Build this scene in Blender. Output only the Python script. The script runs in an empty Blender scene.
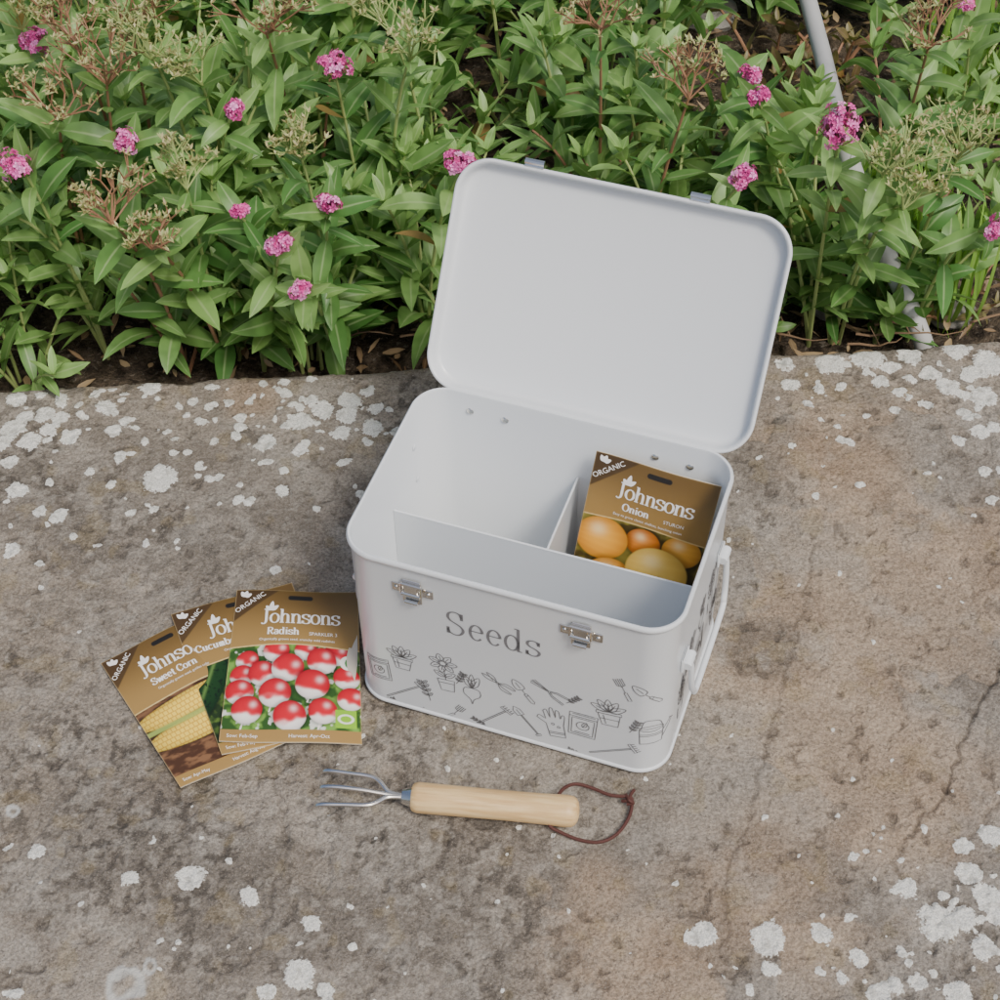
import bpy, bmesh, math, random
import numpy as np
from mathutils import Vector, Matrix, Quaternion
random.seed(11); rng=np.random.RandomState(5)
C=bpy.context.scene.collection
PI=math.pi
# ------------------------------------------------------------------ camera
F=1737.8; PITCH=math.radians(48.803); ROLL=math.radians(-1.122); CAMZ=1.3683
fw=Vector((0,math.cos(PITCH),-math.sin(PITCH))); r0=Vector((1,0,0)); up0=r0.cross(fw)
RX=r0*math.cos(ROLL)+up0*math.sin(ROLL); UY=-r0*math.sin(ROLL)+up0*math.cos(ROLL)
cam=bpy.data.cameras.new('camera'); camo=bpy.data.objects.new('camera',cam); C.objects.link(camo)
camo.matrix_world=Matrix(((RX.x,UY.x,-fw.x,0),(RX.y,UY.y,-fw.y,0),(RX.z,UY.z,-fw.z,CAMZ),(0,0,0,1)))
cam.sensor_width=36; cam.lens=36*F/1000; cam.clip_end=200; cam.clip_start=.01
bpy.context.scene.camera=camo
CP=Vector((0,0,CAMZ))
def ray(px,py): return (fw*F+RX*(px-500)-UY*(py-500)).normalized()
def hit(px,py,p0,n):
    d=ray(px,py); t=(Vector(p0)-CP).dot(n)/d.dot(n); return CP+d*t
def at(px,py,z=0.0): return hit(px,py,(0,0,z),Vector((0,0,1)))
W=.30; BX,BY=-.1396,.9561; YAW=math.radians(-20.021); D=.2091; H=.2205; LA=math.radians(55.77); LL=.2119
EX=Vector((math.cos(YAW),math.sin(YAW),0)); EY=Vector((-math.sin(YAW),math.cos(YAW),0)); EZ=Vector((0,0,1)); O=Vector((BX,BY,0))
def loc_(q): q=q-O; return (q.dot(EX),q.dot(EY),q.z)
def on_front(px,py): a=loc_(hit(px,py,O,EY)); return a[0],a[2]
def on_v(px,py,v): a=loc_(hit(px,py,O+EY*v,EY)); return a[0],a[2]
# ------------------------------------------------------------------ helpers
def tag(o,label=None,cat=None,group=None,kind=None):
    if label: o['label']=label
    if cat: o['category']=cat
    if group: o['group']=group
    if kind: o['kind']=kind
    return o
def empty(name,loc=(0,0,0),rz=0,rot=None):
    o=bpy.data.objects.new(name,None); C.objects.link(o); o.location=loc
    o.rotation_euler=rot if rot else (0,0,rz); o.empty_display_size=.02
    return o
class MB:
    def __init__(s): s.v=[]; s.f=[]; s.c=[]
    def add(s,v,f,c=None):
        b=len(s.v); s.v+= [tuple(p) for p in v]; s.f+=[tuple(i+b for i in q) for q in f]
        if c is not None: s.c+=c
    def build(s,name,mat,parent=None,smooth=True,sharp=35,loc=None,rot=None):
        m=bpy.data.meshes.new(name); m.from_pydata(s.v,[],s.f); m.materials.append(mat)
        if smooth:
            m.polygons.foreach_set('use_smooth',[True]*len(m.polygons))
            if sharp: m.set_sharp_from_angle(angle=math.radians(sharp))
        if s.c:
            a=m.color_attributes.new('tint','FLOAT_COLOR','POINT'); a.data.foreach_set('color',np.array(s.c,dtype=np.float32).ravel())
        m.update()
        o=bpy.data.objects.new(name,m); C.objects.link(o)
        if parent: o.parent=parent
        if loc: o.location=loc
        if rot: o.rotation_euler=rot
        return o
def tube(pts,rad,n=10,caps=True):
    pts=[Vector(p) for p in pts]; 
    if not hasattr(rad,'__len__'): rad=[rad]*len(pts)
    V=[];Fc=[]; t0=(pts[1]-pts[0]).normalized()
    a=Vector((0,0,1)) if abs(t0.z)<.9 else Vector((1,0,0)); u=t0.cross(a).normalized()
    for i,p in enumerate(pts):
        t=(pts[min(i+1,len(pts)-1)]-pts[max(i-1,0)])
        t=t.normalized() if t.length>1e-9 else t0
        u=(u-t*u.dot(t)).normalized(); w=t.cross(u)
        for k in range(n):
            an=2*PI*k/n; V.append(p+(u*math.cos(an)+w*math.sin(an))*rad[i])
    for i in range(len(pts)-1):
        for k in range(n):
            k2=(k+1)%n; Fc.append((i*n+k,i*n+k2,(i+1)*n+k2,(i+1)*n+k))
    if caps:
        Fc.append(tuple(range(n))[::-1]); Fc.append(tuple((len(pts)-1)*n+k for k in range(n)))
    return V,Fc
def spline(pts,n=8,closed=False):
    P=[Vector(p) for p in pts]; out=[]; N=len(P)
    for i in range(N if closed else N-1):
        g=(lambda k:P[k%N]) if closed else (lambda k:P[max(0,min(N-1,k))])
        a,b,c,d=g(i-1),g(i),g(i+1),g(i+2)
        for k in range(n):
            t=k/n; out.append(.5*((2*b)+(c-a)*t+(2*a-5*b+4*c-d)*t*t+(3*b-a-3*c+d)*t**3))
    if not closed: out.append(P[-1])
    return out
def boxv(x0,x1,y0,y1,z0,z1,b=0.0):
    if b<=0:
        v=[(x,y,z) for z in (z0,z1) for y in (y0,y1) for x in (x0,x1)]
        return v,[(0,2,3,1),(4,5,7,6),(0,1,5,4),(2,6,7,3),(0,4,6,2),(1,3,7,5)]
    v=[];f=[]
    def ring(i,z): return [(x0+b+i,y0+i,z),(x1-b-i,y0+i,z),(x1-i,y0+b+i,z),(x1-i,y1-b-i,z),(x1-b-i,y1-i,z),(x0+b+i,y1-i,z),(x0+i,y1-b-i,z),(x0+i,y0+b+i,z)]
    for i,z in ((b*.7,z0),(0,z0+b),(0,z1-b),(b*.7,z1)): v+=ring(i,z)
    for r in range(3):
        for k in range(8): f.append((r*8+k,r*8+(k+1)%8,(r+1)*8+(k+1)%8,(r+1)*8+k))
    f.append(tuple(range(8))[::-1]); f.append(tuple(range(24,32)))
    return v,f
def rrect(w,d,r,off=0,n=8):
    cx=w/2; cy=d/2; R=max(r+off,.0005); hw=w/2+off; hd=d/2+off; P=[]
    for (sx,sy,a0) in ((1,-1,-90),(1,1,0),(-1,1,90),(-1,-1,180)):
        for k in range(n+1):
            a=math.radians(a0+90*k/n); P.append((cx+sx*(hw-R)+R*math.cos(a),cy+sy*(hd-R)+R*math.sin(a)))
    return P
def loft(profile,w,d,r,cap0=True,cap1=True,n=8):
    V=[];Fc=[];N=4*(n+1)
    for off,z in profile: V+=[(x,y,z) for x,y in rrect(w,d,r,off,n)]
    for i in range(len(profile)-1):
        for k in range(N): Fc.append((i*N+k,i*N+(k+1)%N,(i+1)*N+(k+1)%N,(i+1)*N+k))
    if cap0: Fc.append(tuple(range(N))[::-1])
    if cap1: Fc.append(tuple((len(profile)-1)*N+k for k in range(N)))
    return V,Fc
def lathe_x(prof,n=24):
    V=[];Fc=[]
    for x,r in prof: V+=[(x,r*math.cos(2*PI*k/n),r*math.sin(2*PI*k/n)) for k in range(n)]
    for i in range(len(prof)-1):
        for k in range(n): Fc.append((i*n+k,i*n+(k+1)%n,(i+1)*n+(k+1)%n,(i+1)*n+k))
    Fc.append(tuple(range(n))); Fc.append(tuple((len(prof)-1)*n+k for k in range(n))[::-1])
    return V,Fc
TAB=rng.rand(8,256,256)
def vnoise(x,y,s=0):
    T=TAB[s%8]; xi=np.floor(x).astype(int); yi=np.floor(y).astype(int); fx=x-xi; fy=y-yi
    fx=fx*fx*(3-2*fx); fy=fy*fy*(3-2*fy)
    g=lambda a,b:T[a%256,b%256]
    return (g(xi,yi)*(1-fx)+g(xi+1,yi)*fx)*(1-fy)+(g(xi,yi+1)*(1-fx)+g(xi+1,yi+1)*fx)*fy
def fbm(x,y,sc,o=4,s=0):
    r=0;a=.5;t=0
    for k in range(o): r=r+a*vnoise(x*sc+17.3*k+50,y*sc+9.1*k+50,s+k); t+=a; a*=.5; sc*=2.03
    return r/t
def sst(a,b,x): t=np.clip((x-a)/(b-a),0,1); return t*t*(3-2*t)
# ------------------------------------------------------------------ materials
def mat(name,col,rough=.5,metal=0,bump=None,spec=.5,coat=0):
    m=bpy.data.materials.new(name); m.use_nodes=True; nt=m.node_tree; b=nt.nodes['Principled BSDF']
    b.inputs['Base Color'].default_value=(*col,1); b.inputs['Roughness'].default_value=rough; b.inputs['Metallic'].default_value=metal
    b.inputs['Specular IOR Level'].default_value=spec; b.inputs['Coat Weight'].default_value=coat; b.inputs['Coat Roughness'].default_value=.12
    if bump:
        sc,st,di=bump
        tc=nt.nodes.new('ShaderNodeTexCoord'); n=nt.nodes.new('ShaderNodeTexNoise'); n.inputs['Scale'].default_value=sc; n.inputs['Detail'].default_value=3
        bp=nt.nodes.new('ShaderNodeBump'); bp.inputs['Strength'].default_value=st; bp.inputs['Distance'].default_value=di
        nt.links.new(tc.outputs['Object'],n.inputs['Vector']); nt.links.new(n.outputs['Fac'],bp.inputs['Height']); nt.links.new(bp.outputs['Normal'],b.inputs['Normal'])
    return m
class NT:
    def __init__(s,m): s.t=m.node_tree; s.b=s.t.nodes['Principled BSDF']
    def n(s,ty,**k):
        o=s.t.nodes.new('ShaderNode'+ty)
        for a,b in k.items(): setattr(o,a,b)
        return o
    def l(s,a,b): s.t.links.new(a,b)
    def noise(s,vec,sc,det=4,rough=.5):
        o=s.n('TexNoise'); o.inputs['Scale'].default_value=sc; o.inputs['Detail'].default_value=det; o.inputs['Roughness'].default_value=rough
        s.l(vec,o.inputs['Vector']); return o.outputs['Fac']
    def rng(s,x,a,b,c=0,d=1):
        o=s.n('MapRange'); o.interpolation_type='SMOOTHSTEP'
        for i,v in zip(('From Min','From Max','To Min','To Max'),(a,b,c,d)): o.inputs[i].default_value=v
        s.l(x,o.inputs['Value']); return o.outputs['Result']
    def math(s,op,a,b):
        o=s.n('Math',operation=op)
        for i,v in enumerate((a,b)):
            if isinstance(v,(int,float)): o.inputs[i].default_value=v
            else: s.l(v,o.inputs[i])
        return o.outputs[0]
    def mix(s,f,a,b,bt='MIX'):
        o=s.n('Mix'); o.data_type='RGBA'; o.blend_type=bt
        for i,v in ((0,f),(6,a),(7,b)):
            if isinstance(v,(int,float)): o.inputs[i].default_value=v
            elif isinstance(v,tuple): o.inputs[i].default_value=(*v,1)
            else: s.l(v,o.inputs[i])
        return o.outputs[2]
paint=mat('white_enamel',(.71,.745,.77),.28,0,(300,.03,.0005),.5,.15)
chrome=mat('chrome',(.76,.74,.70),.14,1)
ink=mat('grey_ink',(.17,.17,.175),.6)
ink_dk=mat('lettering_ink',(.18,.18,.19),.6)
white_ink=mat('white_print',(.90,.88,.84),.5)
steel=mat('steel_wire',(.72,.71,.69),.2,1)
cordm=mat('brown_leather_cord',(.075,.022,.016),.7,0,(900,.4,.001))
def attrmat(name,rough,coat=0,spec=.5):
    m=mat(name,(1,1,1),rough,0,None,spec,coat); k=NT(m); a=k.n('Attribute'); a.attribute_name='tint'; k.l(a.outputs['Color'],k.b.inputs['Base Color']); return m
packm=attrmat('printed_paper',.36,.1)
wood=mat('pale_wood',(.6,.4,.2),.42); k=NT(wood)
tc=k.n('TexCoord'); mp=k.n('Mapping'); mp.inputs['Scale'].default_value=(6,70,70); k.l(tc.outputs['Object'],mp.inputs['Vector'])
nn=k.noise(mp.outputs[0],3,4,.6); c=k.mix(k.rng(nn,.3,.7),(.60,.38,.16),(.78,.57,.29))
mp2=k.n('Mapping'); mp2.inputs['Scale'].default_value=(12,260,260); k.l(tc.outputs['Object'],mp2.inputs['Vector'])
c=k.mix(k.rng(k.noise(mp2.outputs[0],2,3),.60,.75,0,.5),c,(.38,.22,.10)); k.l(c,k.b.inputs['Base Color'])
def leafmat(name,ca,cb,rib,dark=.6,noisy=True,tr_=.28):
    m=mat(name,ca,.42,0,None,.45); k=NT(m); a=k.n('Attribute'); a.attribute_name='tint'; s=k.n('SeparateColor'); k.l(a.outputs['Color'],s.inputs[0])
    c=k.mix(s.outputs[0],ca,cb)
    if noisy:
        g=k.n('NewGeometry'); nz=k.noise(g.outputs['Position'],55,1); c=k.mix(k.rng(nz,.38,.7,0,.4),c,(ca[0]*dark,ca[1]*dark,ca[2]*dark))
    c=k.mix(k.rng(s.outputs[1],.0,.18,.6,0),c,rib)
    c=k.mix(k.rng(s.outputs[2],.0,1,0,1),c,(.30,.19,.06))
    k.l(c,k.b.inputs['Base Color'])
    if tr_>0:
        tr=k.n('BsdfTranslucent'); c2=k.mix(.5,c,(.34,.54,.07)); k.l(c2,tr.inputs['Color']); mx=k.n('MixShader'); mx.inputs[0].default_value=tr_
        out=k.t.nodes['Material Output']; k.l(k.b.outputs[0],mx.inputs[1]); k.l(tr.outputs[0],mx.inputs[2]); k.l(mx.outputs[0],out.inputs['Surface'])
    return m
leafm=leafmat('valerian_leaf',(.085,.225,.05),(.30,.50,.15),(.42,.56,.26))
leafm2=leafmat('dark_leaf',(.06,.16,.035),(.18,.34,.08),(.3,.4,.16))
leafm3=leafmat('wine_leaf',(.13,.05,.04),(.24,.22,.08),(.35,.2,.15))
grassm=leafmat('grass_blade',(.15,.36,.04),(.32,.54,.10),(.4,.5,.2),noisy=False)
litterm=leafmat('dead_leaf',(.14,.08,.04),(.38,.28,.16),(.4,.3,.2),noisy=False,tr_=0)
stemm=mat('green_stem',(.32,.40,.14),.55); stemr=mat('reddish_stem',(.30,.16,.09),.6)
seedm=leafmat('seed_head_bud',(.38,.48,.18),(.60,.50,.27),(.5,.5,.24),noisy=False)
petalm=attrmat('pink_petal',.5)
twigm=mat('dry_twig',(.22,.14,.08),.8)
pipem=mat('grey_pipe',(.5,.5,.49),.55,0,(60,.3,.002))
rockm=mat('grey_rock',(.26,.25,.23),.9,0,(60,.8,.01),.3)
# ------------------------------------------------------------------ world & light
w=bpy.data.worlds.new('World'); bpy.context.scene.world=w; w.use_nodes=True; nt=w.node_tree
sky=nt.nodes.new('ShaderNodeTexSky'); sky.sky_type='NISHITA'; sky.sun_disc=False; SE=math.radians(56); SR=math.radians(145)
sky.sun_elevation=SE; sky.sun_rotation=SR; sky.air_density=1.0; sky.dust_density=5; sky.ozone_density=.4
bg=nt.nodes['Background']; bg.inputs['Strength'].default_value=.15; nt.links.new(sky.outputs[0],bg.inputs['Color'])
sd=bpy.data.lights.new('sun','SUN'); sd.energy=2.35; sd.angle=math.radians(14); sd.color=(1,.96,.90)
so=bpy.data.objects.new('sun',sd); C.objects.link(so)
sdir=Vector((math.sin(SR)*math.cos(SE),math.cos(SR)*math.cos(SE),math.sin(SE)))
so.rotation_euler=sdir.to_track_quat('Z','Y').to_euler(); so.location=(0,0,4)
# ------------------------------------------------------------------ stone paving
edge=[at(x,y,0) for x,y in ((-300,392),(0,383),(130,378),(240,372),(430,362),(600,356),(780,347),(900,341),(1000,335),(1300,322))]
ex=np.array([p.x for p in edge]); ey=np.array([p.y for p in edge])
edgey=lambda x:float(np.interp(x,ex,ey))
xs=np.concatenate([np.linspace(-2.2,-.60,60,endpoint=False),np.linspace(-.60,.60,760),np.linspace(.60,2.2,60)[1:]])
ts=np.linspace(-.9,.58,50,endpoint=False)
NY=500; Y0=.58
yed=np.interp(xs,ex,ey)+.008*(fbm(xs,xs*0,9,4,2)-.5)*2
X=np.repeat(xs[None,:],len(ts)+NY,0); Yg=np.zeros_like(X)
for j,t in enumerate(ts): Yg[j]=t
for j in range(NY): Yg[len(ts)+j]=Y0+(yed-Y0)*j/(NY-1)
def blobfield(lst,X,Y):
    L=np.full(X.shape,-1.0)
    for px,py,r in lst:
        p=at(px,py); q=at(px+r,py); R=(q-p).length
        m=(abs(X-p.x)<2.2*R)&(abs(Y-p.y)<2.2*R)
        d=np.sqrt((X[m]-p.x)**2+(Y[m]-p.y)**2)/R
        L[m]=np.maximum(L[m],1-d)
    return L
lich=[(12,428,13),(30,440,12),(48,428,10),(25,415,10),(2,442,12),(46,412,9),(60,398,9),(15,395,11),(105,405,11),(150,385,11),(125,420,9),(70,436,10),(112,430,8),(120,455,9),(18,490,11),(40,511,7),(60,515,9),(10,548,9),(38,562,5),(75,535,5),(95,545,4),(160,478,19),(200,465,6),(240,425,7),(265,441,12),(300,421,14),(322,408,12),(350,400,12),(372,425,12),(340,430,10),(300,450,9),(265,462,7),(283,490,9),(250,500,6),(200,420,7),(90,470,6),(145,543,5),(175,450,5),(215,440,7),(228,400,6),(310,398,9),(365,388,8),(345,415,10),(375,405,8),(8,462,8),(62,415,9),
(790,382,10),(785,360,10),(830,362,16),(868,356,17),(910,352,15),(955,347,14),(990,362,18),(950,385,12),(985,395,14),(930,372,10),(900,390,7),(850,442,5),(868,415,4),(960,440,8),(982,430,9),(808,402,6),(925,402,8),(985,472,7),(992,500,6),(880,380,8),(995,425,9),(840,385,6),(965,410,7),(970,372,12),(890,365,9),
(130,878,11),(190,878,15),(37,850,10),(250,897,12),(300,975,17),(325,990,10),(265,992,10),(311,925,10),(352,945,5),(12,992,8),(4,845,5),(80,905,4),(160,940,4),(230,860,4),(350,905,4),
(703,934,14),(768,937,20),(822,930,11),(840,975,6),(905,886,12),(965,845,11),(993,836,14),(970,876,13),(988,897,15),(1003,912,15),(940,922,21),(965,918,14),(985,947,14),(860,956,10),(880,992,14),(920,982,10),(958,990,14),(895,985,9),(955,900,6),(820,968,5),(690,936,5),(770,968,10),(750,990,5)]
for i in range(170):
    lich.append((random.uniform(-60,1060),random.uniform(380,1000),random.uniform(1.4,3.2)))
for i in range(170):
    px=random.choice([random.uniform(0,400),random.uniform(0,400),random.uniform(780,1040)]); lich.append((px,383-px*.045+abs(random.gauss(0,60))+6,random.uniform(2,6.5)))
for i in range(45): lich.append((random.uniform(850,1040),random.uniform(820,1000),random.uniform(1.8,6)))
for i in range(90):
    lich.append((random.choice([random.uniform(-500,-40),random.uniform(1040,1500)]),random.uniform(380,1000),random.uniform(5,22)))
wx=X+.0055*(fbm(X,Yg,75,3,1)-.5)*2; wy=Yg+.0055*(fbm(X,Yg,75,3,4)-.5)*2
Lf=blobfield(lich,wx,wy)
ring=blobfield([(125,982,22),(150,965,10),(12,810,9)],wx,wy)
def soft(lst):
    L=np.zeros(X.shape)
    for px,py,r in lst:
        p=at(px,py); R=r/1000; L=np.maximum(L,np.exp(-(((X-p.x)**2+(Yg-p.y)**2)/(R*R))))
    return L
warm=soft([(860,620,140),(850,470,100),(880,780,130),(730,860,130),(600,890,60),(950,560,120),(640,960,100),(250,400,40)])
dark=soft([(80,640,190),(230,540,110),(430,900,160),(760,640,50),(130,800,150),(330,720,110),(420,400,60),(40,470,90),(250,900,130)])
def seglist(poly,wd):
    G=np.zeros(X.shape); P=[at(a,b) for a,b in poly]
    wx2=X+.008*(fbm(X,Yg,70,4,5)-.5)*2; wy2=Yg+.008*(fbm(X,Yg,70,4,6)-.5)*2
    for a,b in zip(P,P[1:]):
        dx,dy=b.x-a.x,b.y-a.y; L2=dx*dx+dy*dy
        t=np.clip(((wx2-a.x)*dx+(wy2-a.y)*dy)/L2,0,1); d=np.hypot(wx2-a.x-t*dx,wy2-a.y-t*dy)
        G=np.maximum(G,np.exp(-(d/wd)**2))
    return G
crack=np.maximum.reduce([.7*seglist([(1010,660),(985,690),(962,745),(940,800),(905,840),(890,862),(902,884)],.0020),
  .45*seglist([(815,540),(795,640),(778,700),(765,760),(742,830),(725,880),(722,960)],.0020),
  .5*seglist([(930,960),(945,980),(975,1010)],.002),.45*seglist([(985,740),(1000,800),(960,850),(930,960)],.002),
  .4*seglist([(270,770),(290,840),(250,960)],.002),.4*seglist([(0,600),(90,640),(95,700)],.002),.4*seglist([(460,700),(445,760),(450,800)],.002)])
crack=crack*sst(.3,.5,fbm(X,Yg,25,3,2)+.12)
lowN=fbm(X,Yg,7,5,0); midN=fbm(X,Yg,22,5,3); finN=fbm(X,Yg,110,4,6)
flk=fbm(X,Yg,6.5,6,7); lay=sst(.50,.512,flk); lay2=sst(.60,.61,flk)
Z=-.0035*(1-fbm(X,Yg,7,3,0))-.0018*np.abs(fbm(X,Yg,45,4,3)-.5)*2-.0013*fbm(X,Yg,190,2,5)+.0015
Z=np.minimum(Z,.0002)-.0035*crack+.0008*sst(-.05,.15,Lf)
pits=sst(.66,.77,fbm(X,Yg,75,3,6)); Z-=.0017*pits
Z-=.0016*lay+.0014*lay2
nrow=X.shape[0]
dist=(yed[None,:]-Yg); Z-=.010*np.exp(-np.maximum(dist,0)/.006)
extra=[(xs,yed+dy+.004*(fbm(xs,xs*0+dz*50,20,3,1)-.5),Z[-1]+dz) for dy,dz in ((.004,-.016),(.006,-.03),(.006,-.06),(.0,-.11))]
V=np.stack([X,Yg,Z],-1).reshape(-1,3)
V=np.concatenate([V]+[np.stack(e,-1) for e in extra]); nr=nrow+len(extra); nc=len(xs)
idx=np.arange(nr*nc).reshape(nr,nc)
Fq=np.stack([idx[:-1,:-1],idx[:-1,1:],idx[1:,1:],idx[1:,:-1]],-1).reshape(-1,4)
me=bpy.data.meshes.new('stone_paving'); me.from_pydata(V.tolist(),[],Fq.tolist()); me.polygons.foreach_set('use_smooth',[True]*len(me.polygons))
def mixc(A,col,m): return A*(1-m[...,None])+np.asarray(col)*m[...,None]
col=np.zeros(X.shape+(3,)); col[:]=(.205,.18,.15)
col=mixc(col,(.29,.26,.22),sst(.36,.64,midN))
wm=sst(.42,1.0,warm+(lowN-.5)*1.1+.30*lay)*.9; wcol=mixc(np.zeros_like(col)+np.array((.31,.228,.157)),(.385,.295,.21),sst(.35,.65,midN)); col=col*(1-wm[...,None])+wcol*wm[...,None]
col=mixc(col,(.36,.31,.25),lay*.20); col=mixc(col,(.39,.32,.24),lay2*.22)
dm=sst(.5,1.15,dark+(lowN-.5)*1.3+(finN-.5)*.8)*.6; col=mixc(col,(.125,.112,.096),dm)
col=mixc(col,(.38,.36,.32),sst(.58,.72,fbm(X,Yg,19,5,5))*.28)
drk=np.clip(.5+.6*dark-.5*warm,0,1)
col=mixc(col,(.075,.066,.056),sst(.54,.64,fbm(X,Yg,120,4,1))*sst(.36,.58,fbm(X,Yg,10,4,4))*.75*drk)
col=mixc(col,(.36,.335,.29),sst(.60,.70,fbm(X,Yg,95,3,7))*.45*drk)
col=mixc(col,(.26,.20,.09),sst(.64,.74,fbm(X,Yg,40,3,2))*.25)
col=mixc(col,(.07,.06,.05),pits*.5)
col=mixc(col,(.055,.046,.038),np.clip(crack,0,1)*.85)
pad=np.tile(col[-1]*.6,(len(extra),1,1)).reshape(-1,3)
cc=np.concatenate([col.reshape(-1,3),pad]); cc=np.concatenate([cc,np.ones((len(cc),1))],1)
a=me.color_attributes.new('albedo','FLOAT_COLOR','POINT'); a.data.foreach_set('color',cc.astype(np.float32).ravel())
def addattr(nm,A,pad=0):
    a=me.attributes.new(nm,'FLOAT','POINT'); a.data.foreach_set('value',np.concatenate([A.ravel(),np.full(len(extra)*nc,pad)]).astype(np.float32))
rgm=sst(.02,.2,ring)*sst(.75,.35,ring)
addattr('lichen',Lf,-1); addattr('ring',rgm,0)
stone=mat('sandstone',(.2,.17,.14),.9,0,None,.2); k=NT(stone); g=k.n('NewGeometry').outputs['Position']
def att(nm,o='Fac'): a=k.n('Attribute'); a.attribute_name=nm; return a.outputs[o]
n_hi=k.noise(g,330,3,.65); n_vh=k.noise(g,800,1,.5)
c=att('albedo','Color')
c=k.mix(1.0,c,k.mix(k.rng(n_hi,.36,.64),(.74,.73,.71),(1.16,1.16,1.16)),'MULTIPLY')
c=k.mix(k.rng(n_vh,.62,.76,0,.4),c,(.52,.48,.42))
c=k.mix(k.rng(n_vh,.36,.28,0,.5),c,(.06,.05,.042))
sp=k.rng(k.noise(g,170,3,.75),.59,.67); c=k.mix(k.math('MULTIPLY',sp,.6),c,(.075,.065,.055))
ln=k.noise(g,330,3,.65)
lm=k.rng(k.math('ADD',att('lichen'),k.math('MULTIPLY',k.math('SUBTRACT',ln,.5),.85)),.03,.11)
lc=k.mix(k.rng(n_vh,.35,.6),(.56,.56,.51),(.80,.80,.75))
lc=k.mix(k.rng(k.noise(g,120,2,.6),.52,.68,0,.6),lc,(.38,.37,.33))
c=k.mix(k.math('MULTIPLY',lm,.95),c,lc)
c=k.mix(k.math('MULTIPLY',att('ring'),.6),c,(.6,.62,.6))
k.l(c,k.b.inputs['Base Color'])
bp=k.n('Bump'); bp.inputs['Strength'].default_value=.75; bp.inputs['Distance'].default_value=.0038; k.l(k.noise(g,300,3,.7),bp.inputs['Height']); k.l(bp.outputs[0],k.b.inputs['Normal'])
me.materials.append(stone); me.update()
so_=bpy.data.objects.new('stone_paving',me); C.objects.link(so_); tag(so_,kind='structure')
# ------------------------------------------------------------------ soil ground
gx=np.concatenate([np.linspace(-15,-1.4,12,endpoint=False),np.linspace(-1.4,1.4,160),np.linspace(1.4,15,12)[1:]])
gy=np.concatenate([np.linspace(-10,1.3,10,endpoint=False),np.linspace(1.3,3.0,100),np.linspace(3,25,12)[1:]])
GX,GY=np.meshgrid(gx,gy); GZ=-.085+.03*(fbm(GX,GY,6,4,2)-.5)+.02*fbm(GX,GY,40,3,3)
GZ=np.where(GY<1.3,-.12,GZ)
idx=np.arange(GX.size).reshape(GX.shape); Fq=np.stack([idx[:-1,:-1],idx[:-1,1:],idx[1:,1:],idx[1:,:-1]],-1).reshape(-1,4)
gm=bpy.data.meshes.new('ground'); gm.from_pydata(np.stack([GX,GY,GZ],-1).reshape(-1,3).tolist(),[],Fq.tolist()); gm.polygons.foreach_set('use_smooth',[True]*len(gm.polygons))
soil=mat('soil',(.07,.05,.035),.95,0,None,.2); k=NT(soil); g=k.n('NewGeometry').outputs['Position']
c=k.mix(k.rng(k.noise(g,40,3,.7),.35,.65),(.035,.027,.02),(.11,.085,.06)); c=k.mix(k.rng(k.noise(g,150,2,.6),.58,.7,0,.5),c,(.25,.22,.18))
k.l(c,k.b.inputs['Base Color']); bp=k.n('Bump'); bp.inputs['Strength'].default_value=1; bp.inputs['Distance'].default_value=.01; k.l(k.noise(g,120,3,.7),bp.inputs['Height']); k.l(bp.outputs[0],k.b.inputs['Normal'])
gm.materials.append(soil); go=bpy.data.objects.new('ground',gm); C.objects.link(go); tag(go,kind='structure')
# ------------------------------------------------------------------ seed tin
R=.030
tin=empty('storage_tin',O,YAW); tag(tin,'open white metal tin with grey garden drawings and the word Seeds on its front','storage tin')
b=MB(); b.add(*loft([(-.006,.0015),(.001,.0012),(.0020,.0026),(.0016,.0048),(.0002,.0058),(0,.03),(0,H-.010),(.0004,H-.0072),(.0022,H-.0064),(.0030,H-.0042),(.0027,H-.0016),(.0013,H-.0002),(-.0003,H-.0005),(-.0012,H-.0025),(-.0012,.006),(-.004,.003)],W,D,R,n=12)); b.build('tin_body',paint,tin,sharp=50)
lid=MB(); lw=W+.007
lid.add(*loft([(-.006,-.0155),(-.0025,-.0145),(-.0006,-.012),(0,-.006),(.0006,-.0030),(.0020,-.0024),(.0029,-.0007),(.0023,.0010),(.001,.0015),(-.0007,.0007),(-.0019,-.0018),(-.0022,-.0095),(-.004,-.0128),(-.0065,-.0137)],lw,LL,R+.001,n=12))
lido=lid.build('lid',paint,tin,sharp=50,loc=(-.0025,D+.006,H-.005),rot=(LA,0,0))
vd,wd=.113,.144; uc=.152
d1=MB(); d1.add(*boxv(.0016,W-.0016,vd-.0006,vd+.0006,.004,wd)); d1.add(*tube([(.002,vd,wd),(W-.002,vd,wd)],.0011,8)); d1.build('divider',paint,tin,sharp=40)
d2=MB(); d2.add(*boxv(uc-.0006,uc+.0006,vd+.0007,D-.0016,.004,wd-.001)); d2.add(*tube([(uc,vd+.001,wd-.001),(uc,D-.002,wd-.001)],.0011,8)); d2.build('divider',paint,tin,sharp=40)
def rivet(p,ax,name='rivet',m=chrome,r=.0038,par=tin):
    mb=MB(); V,Fc=lathe_x([(0,r*.9),(.0004,r),(.0010,r*.85),(.0015,r*.5),(.0017,.0003)],16)
    rot={'x':(0,0,0),'-x':(0,0,PI),'-y':(0,0,-PI/2),'y':(0,0,PI/2)}[ax]
    mb.add(V,Fc); return mb.build(name,m,par,loc=p,rot=rot)
for px,py in ((470,411),(505,420),(655,457),(690,467)):
    u,w_=on_v(px,py,D-.0013); rivet((u,D-.0014,w_),'-y')
rivet((.0014,.170,.172),'x',m=paint); rivet((.0014,.173,.125),'x',m=paint)
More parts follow.
